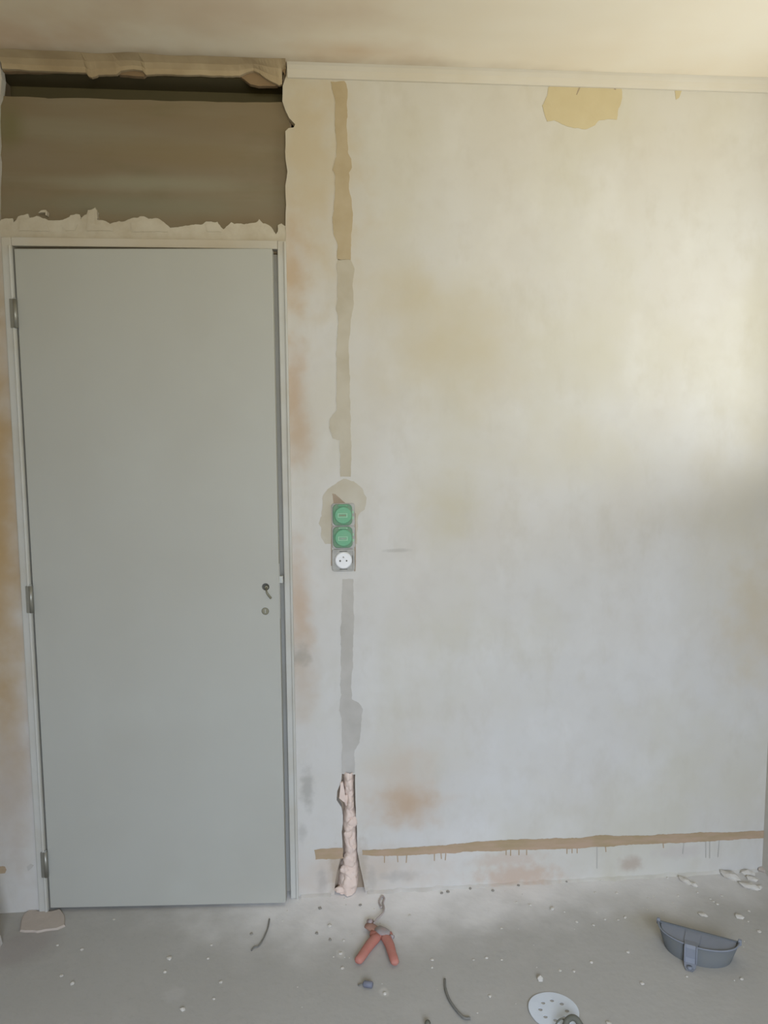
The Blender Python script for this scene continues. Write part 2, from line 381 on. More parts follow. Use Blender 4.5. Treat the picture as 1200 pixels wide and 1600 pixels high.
# ragged plaster left above the frame head
up = [(-3, 350), (2, 343), (10, 341), (20, 341), (21, 347), (25, 343), (28, 338), (33, 336), (44, 334), (46, 340), (60, 338), (70, 341), (78, 344), (90, 344),
      (100, 342), (108, 339), (110, 336), (124, 335), (126, 343), (130, 338), (135, 335), (137, 328), (145, 326), (149, 324), (152, 330), (151, 343), (163, 345),
      (172, 350), (186, 345), (196, 345), (205, 341), (216, 340), (222, 338), (232, 342), (246, 341), (256, 347), (266, 356), (278, 355), (290, 352), (305, 350), (318, 349),
      (322, 346), (340, 346), (344, 352), (349, 358), (356, 352), (361, 347), (366, 350), (384, 349), (400, 347), (405, 342), (411, 349), (420, 352), (427, 359),
      (431, 366), (434, 361), (434, 352), (440, 349), (446, 353), (447, 362)]
pts = jag(W2(up, 0.0), 0.0045, 0.003, 5, closed=False)
bm = plate(pts + [(XFR+0.003, 2.06), (XFL-0.01, 2.06)], 0.001, 0.0225)
obj('ragged_plaster', bm, M_REM, wall)['label'] = 'pale ragged strip of plaster above the door frame'
for k, pl in enumerate(([(60, 333), (64, 329), (72, 328), (74, 331), (73, 337), (71, 336), (71, 332), (66, 332)], [(96, 352), (110, 344), (122, 350), (118, 360), (102, 361)],
                        [(206, 362), (205, 348), (225, 343), (248, 348), (262, 362)], [(30, 361), (32, 344), (52, 341), (72, 348), (78, 361)],
                        [(136, 361), (138, 332), (148, 330), (149, 350), (176, 352), (178, 361)], [(324, 362), (322, 350), (338, 349), (346, 362)])):
    obj('plaster_dab', plate(jag(W2(pl), 0.006, 0.0015, 20+k), -0.0012, 0.018), M_REM, wall)
# ragged strip hanging at the ceiling line, and the torn brown piece at its right end
lo = [(3, 107), (28, 108), (45, 110), (60, 110), (100, 112), (134, 113), (138, 119), (143, 121), (150, 119), (153, 117), (182, 116), (188, 111), (208, 108), (222, 110),
      (228, 117), (262, 116), (300, 117), (340, 118), (374, 118), (385, 113), (396, 110), (405, 114), (414, 121), (426, 128), (436, 133), (441, 131), (441, 112), (447, 108)]
pts = jag(W2(lo), 0.01, 0.0016, 6, closed=False)
bm = bmesh.new(); rows = []
for x, z in pts:
    h = CEIL-0.0004-z
    rows.append([bm.verts.new((x, -0.045-0.012*mnoise.noise((x*9, 1, 2)), CEIL-0.0004)), bm.verts.new((x, -0.018, z+h*0.72)), bm.verts.new((x, -0.004, z+h*0.38)), bm.verts.new((x, 0.001, z)), bm.verts.new((x, 0.012, z)), bm.verts.new((x, 0.012, CEIL-0.0004))])
for r0, r1 in zip(rows, rows[1:]):
    for k in range(6): bm.faces.new((r0[k], r1[k], r1[(k+1) % 6], r0[(k+1) % 6]))
bm.faces.new(rows[0]); bm.faces.new(rows[-1][::-1])
obj('torn_edge_strip', bm, M_TORN, wall)
for k, pl in enumerate(([(372, 117), (386, 110), (398, 108), (412, 117), (434, 134), (404, 135), (391, 132)], [(186, 117), (190, 110), (222, 109), (228, 117), (224, 120)],
                        [(4, 103), (40, 104), (98, 106), (104, 111), (60, 113), (5, 112)])):
    obj('torn_board', plate(jag(W2(pl, 0.016), 0.01, 0.0015, 30+k), 0.014, 0.03), M_FLAP, wall)
# --- fillings, patches and stains with an edge of their own
def fill(name, pxs, mat, seed, th=0.0012, step=0.006, amp=0.0026, label=None):
    o = obj(name, plate(jag(W2(pxs), step, amp, seed), -th, 0.0005), mat, wall)
    if label: o['label'] = label
    return o
fill('filled_chase', [(517, 128), (520, 142), (524, 160), (524, 200), (526, 245), (519, 266), (524, 275), (523, 305), (519, 340), (521, 365), (527, 380), (528, 406)] +
     [(548, 406), (548, 380), (551, 345), (549, 310), (546, 298), (545, 270), (550, 262), (549, 248), (544, 240), (543, 210), (542, 190), (543, 140), (538, 127)], M_FILLT, 8,
     label='tan vertical strip of filler running down from the ceiling')
fill('filled_chase', [(528, 405), (526, 412), (528, 430), (527, 470), (525, 482), (528, 495), (527, 520), (526, 560), (526, 640), (515, 655), (514, 668), (520, 685), (531, 688), (532, 745)] +
     [(548, 745), (549, 700), (548, 660), (548, 640), (546, 600), (545, 540), (548, 500), (553, 475), (551, 450), (554, 420), (548, 406)], M_FILL, 9,
     label='beige vertical strip of filler above the sockets')
fill('filled_chase', [(535, 905), (534, 940), (534, 970), (532, 980), (533, 1015), (533, 1060), (531, 1070), (534, 1085), (530, 1110), (534, 1122), (534, 1180), (534, 1208)] +
     [(554, 1208), (554, 1172), (562, 1160), (564, 1130), (567, 1108), (560, 1098), (550, 1093), (549, 1060), (551, 1045), (552, 1000), (553, 980), (552, 905)], M_FILLG, 10,
     label='grey vertical strip of filler below the sockets')
fill('filler_patch', [(522, 758), (537, 748), (553, 752), (567, 764), (573, 778), (570, 796), (560, 806), (558, 850), (516, 850), (508, 850), (502, 840), (502, 824), (498, 818), (503, 806), (504, 776), (512, 764)],
     M_SKIM, 11, 0.0008, label='beige skim of filler around the sockets')
fill('gouge', [(519, 771), (524, 772), (536, 783), (541, 787), (521, 789)], M_CORE, 12, 0.0014, 0.006, 0.001)
fill('ochre_patch', [(843, 130), (858, 131), (855, 150), (847, 165), (855, 190), (866, 188), (880, 195), (895, 200), (915, 202), (930, 196), (936, 188), (950, 186), (964, 187), (966, 170), (970, 160), (972, 145), (970, 133)],
     M_PATCH, 13, label='ochre bare patch under the ceiling cove')
fill('ochre_patch', [(1053, 135), (1067, 136), (1061, 153), (1056, 156)], M_PATCH, 14, step=0.008, amp=0.001)
for c in ([(906, 133), (903, 140), (900, 148), (901, 149), (905, 141), (908, 133)], [(960, 133), (959, 140), (962, 141), (962, 133)], [(887, 128), (884, 131), (892, 131)]):
    fill('crack', c, M_CORE, 15, 0.0016, 0.01, 0.0)
fill('glue_line', [(491, 1328), (520, 1325), (536, 1325), (537, 1341), (510, 1343), (493, 1343)], M_GLUE, 16, label='short brown glue line left of the open chase')
fill('glue_line', [(566, 1328), (600, 1327), (640, 1324), (700, 1320), (760, 1314), (800, 1312), (850, 1311), (900, 1309), (940, 1305), (1000, 1306), (1050, 1303), (1100, 1301), (1150, 1300), (1199, 1297.5),
     (1199, 1309), (1150, 1312), (1100, 1315), (1050, 1317), (1000, 1319), (940, 1323), (900, 1326), (850, 1327), (800, 1328), (765, 1330), (740, 1330), (700, 1333), (650, 1336), (600, 1338), (566, 1336)], M_GLUE, 17,
     label='long brown glue line where the skirting was')
fill('glue_line', [(-20, 1354), (8, 1354), (10, 1359), (8, 1364), (-20, 1364)], M_GLUE, 18)
fill('gouge', [(42, 1354), (48, 1350), (53, 1352), (50, 1356), (44, 1361)], M_FILLG, 19, step=0.008, amp=0.001)
for px, py, dx, L in ((600, 1338, 0, 10), (620, 1338, 1, 9), (635, 1337, -1, 11), (678, 1335, 0, 10), (688, 1334, 1, 8), (696, 1333, -1, 11), (932, 1325, 0, 32), (1068, 1318, -2, 16), (1102, 1316, 0, 24), (1108, 1315, 0, 26), (1123, 1315, -2, 24),
                      (945, 1323, 1, 8), (790, 1330, 0, 6), (797, 1330, 0, 7), (810, 1330, 0, 6), (822, 1329, 0, 7), (885, 1327, 0, 7), (893, 1327, 0, 6), (901, 1327, 0, 6), (1035, 1319, 1, 6)):
    fill('drip', [(px, py-3), (px+1.6, py-3), (px+1.4+dx, py+L), (px+dx, py+L)], M_GLUE if L < 13 else M_FILLG, 40, 0.0011, 0.02, 0.0)
# pink gypsum pressed into the open chase: one lumpy mass
def lump_column():
    L = [(1206, 535, 554), (1222, 536, 553), (1236, 538, 553), (1250, 541, 554), (1262, 539, 553), (1274, 537, 557), (1286, 536, 559), (1300, 536, 556), (1315, 537, 558), (1330, 538, 559), (1345, 537, 559), (1358, 532, 560), (1372, 531, 561), (1384, 529, 561), (1394, 527, 558)]
    bm = bmesh.new(); rows = []; NU = 12; NV = 90
    for j in range(NV+1):
        py = 1206+(1395-1206)*j/NV
        for a, b in zip(L, L[1:]):
            if a[0] <= py <= b[0] or b is L[-1]:
                t = min(1, max(0, (py-a[0])/(b[0]-a[0]))); l = a[1]+(b[1]-a[1])*t; r = a[2]+(b[2]-a[2])*t
                if a[0] <= py <= b[0]: break
        l += 1.6*mnoise.noise((py*0.19, 1.3, 0)); r += 1.5*mnoise.noise((py*0.21, 7.3, 0))
        row = []
        belly = 0.010+0.012*max(0, (py-1340)/55)
        for i in range(NU+1):
            u = i/NU; x, z = wp(l+(r-l)*u, py)
            prof = max(0.0, 1-abs(2*u-1)**2.6)**0.6
            v = Vector((x*42, z*34, 4.1)); lump = mnoise.noise(v)*0.9+mnoise.noise(v*2.7)*0.45+mnoise.noise(v*6)*0.2
            y = 0.026-prof*(0.028+belly*0.6+0.018*lump)
            row.append(bm.verts.new((x, y, z)))
        rows.append(row)
    for a, b in zip(rows, rows[1:]):
        for i in range(NU): bm.faces.new((a[i], a[i+1], b[i+1], b[i]))
    return bm
obj('gypsum_filling', lump_column(), M_GYPS, wall, True)['label'] = 'lumpy pink gypsum pressed into the open chase'
def blob(name, c, r, mat, parent, seed, squash=(1, 1, 1), sub=3, rough=0.35):
    bm = bmesh.new(); bmesh.ops.create_icosphere(bm, subdivisions=sub, radius=1.0)
    for v in bm.verts:
        d = 1+rough*(mnoise.noise(v.co*1.4+Vector((seed*9.1, 0, 0)))+0.5*mnoise.noise(v.co*3+Vector((seed*3.1, 5, 0))))
        v.co = Vector((v.co.x*r*squash[0]*d, v.co.y*r*squash[1]*d, v.co.z*r*squash[2]*d))
    return obj(name, bm, mat, parent, True, c)
for k, (px, py, r, sx, sz) in enumerate(((546, 1376, 14, 1.0, 1.2), (534, 1389, 10, 1.2, 0.6), (540, 1358, 8, 1.1, 0.9), (550, 1284, 9, 0.95, 1.1), (544, 1304, 8, 0.9, 1.3), (549, 1318, 8, 0.9, 1.3), (546, 1343, 10, 1.0, 1.4), (541, 1250, 6, 0.8, 1.6), (546, 1222, 7, 0.9, 1.6), (548, 1256, 7, 0.8, 1.8))):
    x, z = wp(px, py); rr = r*0.00185
    blob('gypsum_lump', (x, 0.001, max(z, rr*sz*0.9)), rr, M_GYPS, wall, k+1, (sx, 0.75, sz))
obj('gypsum_flake', plate(jag(W2([(532, 1222), (536, 1221), (539, 1240), (541, 1249), (538, 1252), (530, 1246)], 0), 0.006, 0.001, 51), -0.006, 0.004), M_GYPS, wall)

# --- floor, ceiling, other walls
bm = bmesh.new(); box(bm, (XL-0.1, YB-0.1, -0.1), (XR+0.1, 0.6, 0.0)); struct(obj('floor', bm, M_FLOOR), 'dusty grey concrete floor', 'floor')
bm = bmesh.new(); box(bm, (XL-0.1, YB-0.1, CEIL), (XR+0.1, 0.6, CEIL+0.1)); struct(obj('ceiling', bm, M_CEIL), 'stained warm beige painted ceiling', 'ceiling')
M_SIDE = simple('side_plaster', S(206, 202, 192), 0.9, col2=S(194, 186, 170), ns=3)
bm = bmesh.new(); box(bm, (XL-0.1, YB, 0), (XL, 0, CEIL)); struct(obj('wall_left', bm, M_SIDE), 'plain plaster wall left of the door wall', 'wall')
def holed(name, axis, at, th, a0, a1, h, label):
    (u0, u1), (v0, v1) = h; bm = bmesh.new()
    for (p0, p1, q0, q1) in ((a0, a1, 0, v0), (a0, a1, v1, CEIL), (a0, u0, v0, v1), (u1, a1, v0, v1)):
        if axis == 'x': box(bm, (at, p0, q0), (at+th, p1, q1))
        else: box(bm, (p0, at-th, q0), (p1, at, q1))
    return struct(obj(name, bm, M_SIDE), label, 'wall')
holed('wall_right', 'x', XR, 0.1, YB, 0.0, ((-1.25, -0.10), (1.1, 2.4)), 'plaster wall with a window at the right end of the door wall')
holed('wall_front', 'y', YB, 0.1, XL, XR, ((-0.45, 1.4), (0.85, 2.15)), 'plaster wall with a window behind the camera')
def win(name, axis, at, u0, u1, v0, v1, label):
    bm = bmesh.new(); w = 0.05
    for (p0, p1, q0, q1) in ((u0, u1, v0, v0+w), (u0, u1, v1-w, v1), (u0, u0+w, v0+w, v1-w), (u1-w, u1, v0+w, v1-w), ((u0+u1)/2-w/2, (u0+u1)/2+w/2, v0+w, v1-w)):
        if axis == 'x': box(bm, (at, p0, q0), (at+0.05, p1, q1))
        else: box(bm, (p0, at-0.05, q0), (p1, at, q1))
    struct(obj(name, bm, M_FRAME), label, 'window')
win('window_1', 'x', XR+0.04, -1.25, -0.10, 1.1, 2.4, 'white window frame in the right wall'); win('window_2', 'y', YB-0.04, -0.45, 1.4, 0.85, 2.15, 'white window frame behind the camera')
# hall behind the door (its dark colour stands in for the darkness in the gaps)
bm = bmesh.new(); box(bm, (XFL-0.05, 0.5, 0), (XFR+0.1, 0.55, 2.2)); struct(obj('wall_hall', bm, M_SLOT), 'hall wall behind the door, coloured dark for shade', 'wall')
# cove strip between wall and ceiling, right of the recess
prof = [(0.0, 0.0), (-0.006, 0.001), (-0.010, 0.008), (-0.014, 0.020), (-0.022, 0.029), (-0.030, 0.034), (0.0, 0.034)]
x0 = wp(449, 110)[0]; bm = bmesh.new()
A = [bm.verts.new((x0, y, CEIL-0.0342+z)) for y, z in prof]; B = [bm.verts.new((XR, y, CEIL-0.0342+z)) for y, z in prof]
for i in range(len(prof)): bm.faces.new((A[i], B[i], B[(i+1) % len(prof)], A[(i+1) % len(prof)]))
bm.faces.new(A[::-1]); bm.faces.new(B)
struct(obj('trim_1', bm, M_TRIM), 'narrow pale cove strip between wall and ceiling', 'trim')
obj('torn_board', plate(W2([(438, 110), (446, 104), (446, 119), (443, 113)], 0), -0.002, 0.003), M_FLAP, wall)
# ragged plaster skirt where wall meets floor
bm = bmesh.new(); prev = None; xs = [wp(470, 1398)[0]+i*0.012 for i in range(int((XR-wp(470, 1398)[0])/0.012))]
for i, x in enumerate(xs):
    if wp(520, 1396)[0] < x < wp(573, 1396)[0]: prev = None; continue
    w = 0.010+0.014*max(0, mnoise.noise((x*17, 0, 3)))+0.006*mnoise.noise((x*60, 2, 3)); h = 0.006+0.010*max(0, mnoise.noise((x*23, 4, 3)))+0.003*mnoise.noise((x*70, 9, 0))
    cur = [bm.verts.new((x, 0.0, max(h, 0.002))), bm.verts.new((x, -w*0.5, max(h*0.55, 0.0015))), bm.verts.new((x, -w, 0.0))]
    if prev: bm.faces.new((prev[0], prev[1], cur[1], cur[0])); bm.faces.new((prev[1], prev[2], cur[2], cur[1]))
    prev = cur
o = obj('plaster_dust_fillet', bm, M_WALL, wall, True); o['kind'] = 'stuff'

# ================================================================== DOOR AND FRAME
frame = bpy.data.objects.new('trim_2', None); COL.objects.link(frame); frame.location = (XFL, 0, 0)
struct(frame, 'pale painted wooden door frame with a ragged head', 'door frame')
def fpart(name, bm, mat=M_FRAME):
    o = obj(name, bm, mat); o.parent = frame; o.location = -frame.location; return o
XJL, XJR, ZH = -0.8705, -0.1135, 2.0355        # inner edges of jambs, underside of head
YF = -0.012
bm = bmesh.new(); box(bm, (XFL, YF, 0), (XJL, 0.11, 2.06), 0.003); fpart('jamb', bm)
bm = bmesh.new(); box(bm, (XJR, YF, 0), (XFR+0.0005, 0.11, 2.06), 0.003); fpart('jamb', bm)
bm = bmesh.new(); box(bm, (XJL, YF, ZH), (XJR, 0.11, 2.06), 0.002); fpart('head', bm)
bm = bmesh.new(); box(bm, (XJL, 0.035, 0), (XJL+0.02, 0.11, ZH)); box(bm, (XJR-0.02, 0.035, 0), (XJR, 0.11, ZH)); box(bm, (XJL+0.02, 0.035, ZH-0.02), (XJR-0.02, 0.11, ZH)); fpart('stop', bm)
# narrow moulded bead on each jamb
bm = tube([(XJL-0.005, YF-0.001, 0.0), (XJL-0.005, YF-0.001, ZH)], 0.0045); fpart('bead', bm)
bm = tube([(XFR-0.003, YF-0.001, 0.0), (XFR-0.003, YF-0.001, 2.055)], 0.0045); fpart('bead', bm)

ANG = math.atan2(0.0445, 0.742); DW = 0.7405; DZ0, DZ1 = 0.0105, 2.0285; DT = 0.038
door = bpy.data.objects.new('door_1', None); COL.objects.link(door); door.location = (-0.8665, -0.004, 0); door.rotation_euler = (0, 0, -ANG)
struct(door, 'grey primed flush door standing slightly ajar in the pale frame', 'door')
cA, sA = math.cos(-ANG), math.sin(-ANG)
def dloc(px, py):
    """photo point on the door's face -> (along the leaf, height)"""
    r = ray(px, py); n = Vector((sA, -cA, 0)); t = (Vector(door.location)-CPOS).dot(n)/r.dot(n); p = CPOS+r*t-Vector(door.location)
    return p.x*cA+p.y*sA, p.z
hx, hz = dloc(415, 917); kx, kz = dloc(414.5, 955)
bm = bmesh.new(); box(bm, (0, 0, DZ0), (DW, DT, DZ1), 0.002)
leaf = obj('leaf', bm, M_DOOR, door)
def cut(target, c, r, depth):
    cb = bmesh.new(); disc(cb, c, r, -0.01, depth, 32); co = obj('cutter', cb, None, door)
    bpy.context.view_layer.update()
    md = target.modifiers.new('hole', 'BOOLEAN'); md.object = co; md.operation = 'DIFFERENCE'; md.solver = 'EXACT'
    dg = bpy.context.evaluated_depsgraph_get(); me = bpy.data.meshes.new_from_object(target.evaluated_get(dg))
    target.modifiers.clear(); target.data = me; me.name = 'leaf'; bpy.data.objects.remove(co)
cut(leaf, (hx, hz), 0.0112, 0.016); cut(leaf, (kx, kz), 0.0112, 0.006)
bm = bmesh.new(); disc(bm, (hx+0.002, hz-0.003), 0.006, 0.006, 0.0155, 20, 0.0008); obj('spindle_follower', bm, M_BRASS, door)
bm = bmesh.new(); disc(bm, (hx, hz), 0.0108, 0.0148, 0.0158, 24); obj('hole_back', bm, M_DARK, door)
tp = [(hx+(px-415)*0.00186, y, hz-(py-917)*0.00188) for px, py, y in ((415.5, 919, 0.006), (416.5, 923, -0.004), (418, 927, -0.007), (420.5, 931, -0.006), (423.5, 935.5, -0.003))]
bm = tube(smoothpts(tp), 0.0028, taper=[0.8+0.5*i/24 for i in range(25)]); obj('bent_spindle', bm, M_BRASS, door, True)
bm = bmesh.new(); disc(bm, (kx, kz), 0.0108, 0.001, 0.0058, 28, 0.0008); obj('lock_cylinder', bm, M_BRASS, door)
bm = bmesh.new(); box(bm, (kx-0.0012, 0.0, kz-0.006), (kx+0.0012, 0.002, kz+0.006)); obj('key_slot', bm, M_STEEL, door)
lx, lz = dloc(441, 907)
bm = bmesh.new(); box(bm, (DW-0.002, 0.012, lz-0.011), (DW+0.0105, 0.026, lz+0.011), 0.0015); obj('latch_bolt', bm, M_STEEL, door)
bm = bmesh.new(); box(bm, (DW-0.001, 0.009, lz-0.12), (DW+0.0012, 0.029, lz+0.05)); obj('latch_plate', bm, M_STEEL, door)
for (px, py) in ((27, 491), (51, 935), (72, 1347)):
    zc = wp(px, py)[1]; bm = tube([(-0.002, -0.010, zc-0.041), (-0.002, -0.010, zc+0.041)], 0.0065, seg=12)
    h = obj('hinge', bm, M_HINGE, door, True)
    bm = bmesh.new(); box(bm, (-0.0155, -0.0148, zc-0.041), (-0.001, -0.006, zc+0.041), 0.0006); obj('hinge_leaf', bm, M_HINGE, h)
    bm = bmesh.new(); disc(bm, (-0.002, zc+0.0425), 0.0035, -0.0135, -0.006, 12); obj('hinge_tip', bm, M_STEEL, h)

# ================================================================== SOCKETS ON THE WALL
def rrect(cx, cz, w, h, r, n=5):
    out = []
    for sx, sz, a0 in ((1, 1, 0), (-1, 1, 90), (-1, -1, 180), (1, -1, 270)):
        for i in range(n+1):
            a = math.radians(a0+90*i/n); out.append((cx+sx*(w/2-r)+r*math.cos(a), cz+sz*(h/2-r)+r*math.sin(a)))
    return out
for k, (px, py, lab) in enumerate(((535.5, 804, 'upper of two green plastic socket covers on the wall, top of the stack of three'),
                                   (536, 839, 'lower green plastic socket cover, directly above the white socket'))):
    x, z = wp(px, py)
    e = empty('socket_cover', (x, 0, z), lab, 'socket cover', 'green socket covers')
    obj('mounting_plate', plate(rrect(0.0015, 0, 0.072, 0.0705, 0.008), -0.005, 0.0, 0.0015), M_PLATE, e)
    obj('cover_plate', plate(rrect(-0.001, 0, 0.060, 0.066, 0.014), -0.010, -0.005, 0.002), M_GREEN2, e)
    bm = bmesh.new(); disc(bm, (0.001, -0.001), 0.0265, -0.015, -0.010, 40, 0.002); obj('lid', bm, M_GREEN, e)
    c2 = (-0.001, -0.001 if k == 0 else -0.003); fr = bmesh.new()
    for (a, b, c, d) in ((-0.0150, 0.0150, 0.0042, 0.0066), (-0.0150, 0.0150, -0.0066, -0.0042), (-0.0150, -0.0118, -0.0042, 0.0042), (0.0118, 0.0150, -0.0042, 0.0042)):
        box(fr, (c2[0]+a, -0.0162, c2[1]+c), (c2[0]+b, -0.0149, c2[1]+d))
    obj('label_frame', fr, M_PALEG, e)
    bm = bmesh.new()
    for i in range(5): box(bm, (c2[0]-0.0095+i*0.004, -0.0156, c2[1]-0.002), (c2[0]-0.0068+i*0.004, -0.0149, c2[1]+0.002))
    obj('embossed_mark', bm, M_PLATE if k else M_CORE, e)
    bm = bmesh.new(); box(bm, (-0.014, -0.012, 0.0265), (0.014, -0.0095, 0.031), 0.0008); t = obj('top_clip', bm, M_PALEG if k else M_GREEN, e)
    bm = bmesh.new(); box(bm, (-0.010, -0.0135, 0.0255), (0.010, -0.0115, 0.0285)); obj('clip_slot', bm, M_GREEN2, t)
    bm = bmesh.new(); box(bm, (0.029, -0.009, 0.004), (0.033, -0.005, 0.012)); box(bm, (0.029, -0.009, -0.014), (0.033, -0.005, -0.006)); obj('side_lug', bm, M_PALEG, e)
fill('edge_shadow_strip', [(554.2, 800), (555.8, 803), (555.6, 846), (556.0, 878), (555.2, 892), (553.6, 893), (553.8, 846)], M_CORE, 23, 0.0016, 0.01, 0.0008)  # brown strips on both sides paint the shadow line at the cut edge
fill('edge_shadow_strip', [(517.5, 820), (518.6, 815), (518.8, 884), (517.2, 884)], M_CORE, 24, 0.0016, 0.01, 0.0008)
x, z = wp(536.5, 874.5)
e = empty('power_socket', (x, 0, z), 'round white power socket on a dusty grey plate, lowest of the stack of three', 'socket')
obj('mounting_plate', plate(rrect(0, -0.001, 0.071, 0.070, 0.009), -0.006, 0.0, 0.0015), M_PLATE, e)
rim = bmesh.new()
for lo_, hi_ in (((-0.033, -0.0085, 0.029), (0.033, -0.0058, 0.033)), ((-0.033, -0.0085, -0.034), (0.033, -0.0058, -0.030)), ((0.029, -0.0085, -0.030), (0.033, -0.0058, 0.029))):
    box(rim, lo_, hi_, 0.0006)
obj('plate_rim', rim, M_PLATE, e)
bm = bmesh.new(); disc(bm, (0, 0), 0.0262, -0.016, -0.006, 40, 0.003); f_ = obj('socket_face', bm, M_WHITE, e)
for dx, dz, r in ((-0.0105, -0.001, 0.0030), (0.0095, -0.001, 0.0026)):
    bm = bmesh.new(); disc(bm, (dx, dz), r, -0.0163, -0.0150, 14); obj('pin_hole', bm, M_DARK, f_)
bm = tube([(0, -0.015, 0.0105), (0, -0.022, 0.0105)], 0.0022, seg=10); obj('earth_pin', bm, M_STEEL, f_, True)
bm = bmesh.new(); box(bm, (0.0272, -0.0075, -0.010), (0.0288, -0.0058, 0.014)); obj('plate_slot', bm, M_DARK, e)
for z0 in (-0.0296, 0.0268):
    bm = bmesh.new(); box(bm, (-0.012, -0.0075, z0), (0.012, -0.0058, z0+0.0017)); obj('plate_slot', bm, M_DARK, e)

# ================================================================== THINGS ON THE FLOOR
def floor_plate(pts, z0, z1, bev=0.0):
    """flat piece lying on the floor: outline (x, y)"""
    return prism(bmesh.new(), pts, lambda x, y, d: (x, y, z1-d), lambda x, y: (x, y, z0), bev)
# pink mortar pad at the foot of the left jamb
pts = [fp(*q) for q in ((31, 1456), (33, 1440), (37, 1430), (45, 1424), (55, 1424), (63, 1426), (80, 1426), (94, 1422), (101, 1432), (102, 1448), (90, 1453), (72, 1455), (58, 1458), (45, 1457))]
o = obj('mortar_pad', floor_plate(jag(pts, 0.012, 0.002, 61), 0.0, 0.006, 0.004), M_PINKP); tag(o, 'pinkish mortar pad on the floor at the foot of the left door jamb', 'mortar pad')

# half-moon dust tray (grey plastic) with a strap handle in front
HT = 0.055
a = Vector(fp(1029, 1437, HT)); b = Vector(fp(1156, 1471, HT)); mid = (a+b)/2; W_ = (b-a).length; ux = (b-a).normalized(); uy = Vector((ux.y, -ux.x))
if uy.y > 0: uy = -uy
e = empty('dust_tray', (mid.x, mid.y, 0), 'grey plastic half-moon tray with a strap in front, on the floor at right', 'tray', rz=math.atan2(ux.y, ux.x))
def arc(scale, sag, n=28): # local outline of the curved front from left tip to right tip
    return [(-W_/2*scale*math.cos(math.pi*i/n), -sag*math.sin(math.pi*i/n)**0.85) for i in range(n+1)]
SAG = 0.082
top = arc(1.0, SAG); bot = arc(0.84, SAG*0.98); inn = arc(0.965, SAG*0.93); flo = arc(0.93, SAG*0.86)
bm = bmesh.new()
V = lambda pts, z, dy=0: [bm.verts.new((p[0], p[1]+dy, z)) for p in pts]
vt = V(top, HT); vb = V(bot, 0.0); vi = V(inn, HT); vf = V(flo, HT-0.010)
for r0, r1 in ((vb, vt), (vt, vi), (vi, vf)):
    for i in range(len(r0)-1): bm.faces.new((r0[i], r0[i+1], r1[i+1], r1[i]))
obj('curved_skirt', bm, M_GUARDD, e, True)
bm = bmesh.new(); v1 = [bm.verts.new((p[0], p[1], HT-0.005)) for p in flo]; v2 = [bm.verts.new((p[0], p[1], HT-0.016)) for p in flo]
bm.faces.new(v1); bm.faces.new(v2[::-1])
for i in range(len(v1)): bm.faces.new((v1[i], v2[i], v2[(i+1) % len(v1)], v1[(i+1) % len(v1)]))
obj('sunken_top', bm, M_GUARD, e)
bm = plate([(-W_/2*0.84, 0.0), (W_/2*0.84, 0.0), (W_/2, HT-0.002), (-W_/2, HT-0.002)], -0.002, 0.003); obj('back_plate', bm, M_GUARDD, e)
bm = tube([(p[0], p[1], HT) for p in top], 0.0022, seg=8); obj('rim', bm, M_GUARD, e, True)
for s in (-1, 1):
    bm = bmesh.new(); box(bm, (s*W_/2-0.005, -0.008, HT-0.010), (s*W_/2+0.005, 0.003, HT+0.007), 0.003); obj('corner_lug', bm, M_GUARD, e)
# strap from the top over the front
sx = -0.012; prof = [(-0.012, HT-0.0035), (-0.055, HT-0.0025), (-SAG-0.001, HT+0.003), (-SAG-0.006, HT-0.004), (-SAG-0.005, 0.022), (-SAG-0.009, 0.010), (-SAG-0.022, 0.0045), (-SAG-0.034, 0.0035)]
bm = bmesh.new(); hw = 0.0165; rows = []
for i, (y, z) in enumerate(prof):
    w = hw*(1.25 if i < 2 else 1.0 if i < 6 else 0.85 if i == 6 else 0.55)
    rows.append([bm.verts.new((sx-w, y, z)), bm.verts.new((sx+w, y, z)), bm.verts.new((sx+w, y+0.003, z-0.0035)), bm.verts.new((sx-w, y+0.003, z-0.0035))])
for r0, r1 in zip(rows, rows[1:]):
    for k in range(4): bm.faces.new((r0[k], r0[(k+1) % 4], r1[(k+1) % 4], r1[k]))
bm.faces.new(rows[0]); bm.faces.new(rows[-1][::-1]); st = obj('strap', bm, M_GUARD, e)
for s in (-1, 1):
    bm = tube([(sx+s*0.0155, y-0.001, z+0.001) for y, z in prof[2:6]], 0.0022, seg=6); obj('strap_rib', bm, M_GUARD, st, True)
bm = tube([(sx, -SAG-0.024, 0.003), (sx, -SAG-0.024, 0.009)], 0.007, seg=14); obj('strap_stud', bm, M_GUARD, st, True)

# orange-handled spring clamp lying on the floor
def F3(px, py, z): x, y = fp(px, py, z); return Vector((x, y, z))
base = F3(592, 1465, 0); e = empty('spring_clamp', base, 'orange-handled spring clamp with its handles spread, lying on the floor below the open chase', 'clamp')
def loc_(v): return Vector(v)-base
def bar(ptsw, z0, bm=None):
    """tapered rounded bar along (px,py,halfwidth) points, lying at height z0"""
    bm = bm or bmesh.new(); P = [loc_(F3(p[0], p[1], z0)) for p in ptsw]; rings = []
    for i, p in enumerate(P):
        d = (P[min(i+1, len(P)-1)]-P[max(i-1, 0)]).normalized(); s = Vector((-d.y, d.x, 0)); w = ptsw[i][2]*1.3; h = ptsw[i][3]*1.15
        rings.append([bm.verts.new(p+s*w*math.cos(t)+Vector((0, 0, h*math.sin(t)))) for t in [2*math.pi*k/12 for k in range(12)]])
    for r0, r1 in zip(rings, rings[1:]):
        for k in range(12): bm.faces.new((r0[k], r0[(k+1) % 12], r1[(k+1) % 12], r1[k]))
    bm.faces.new(rings[0][::-1]); bm.faces.new(rings[-1]); return bm
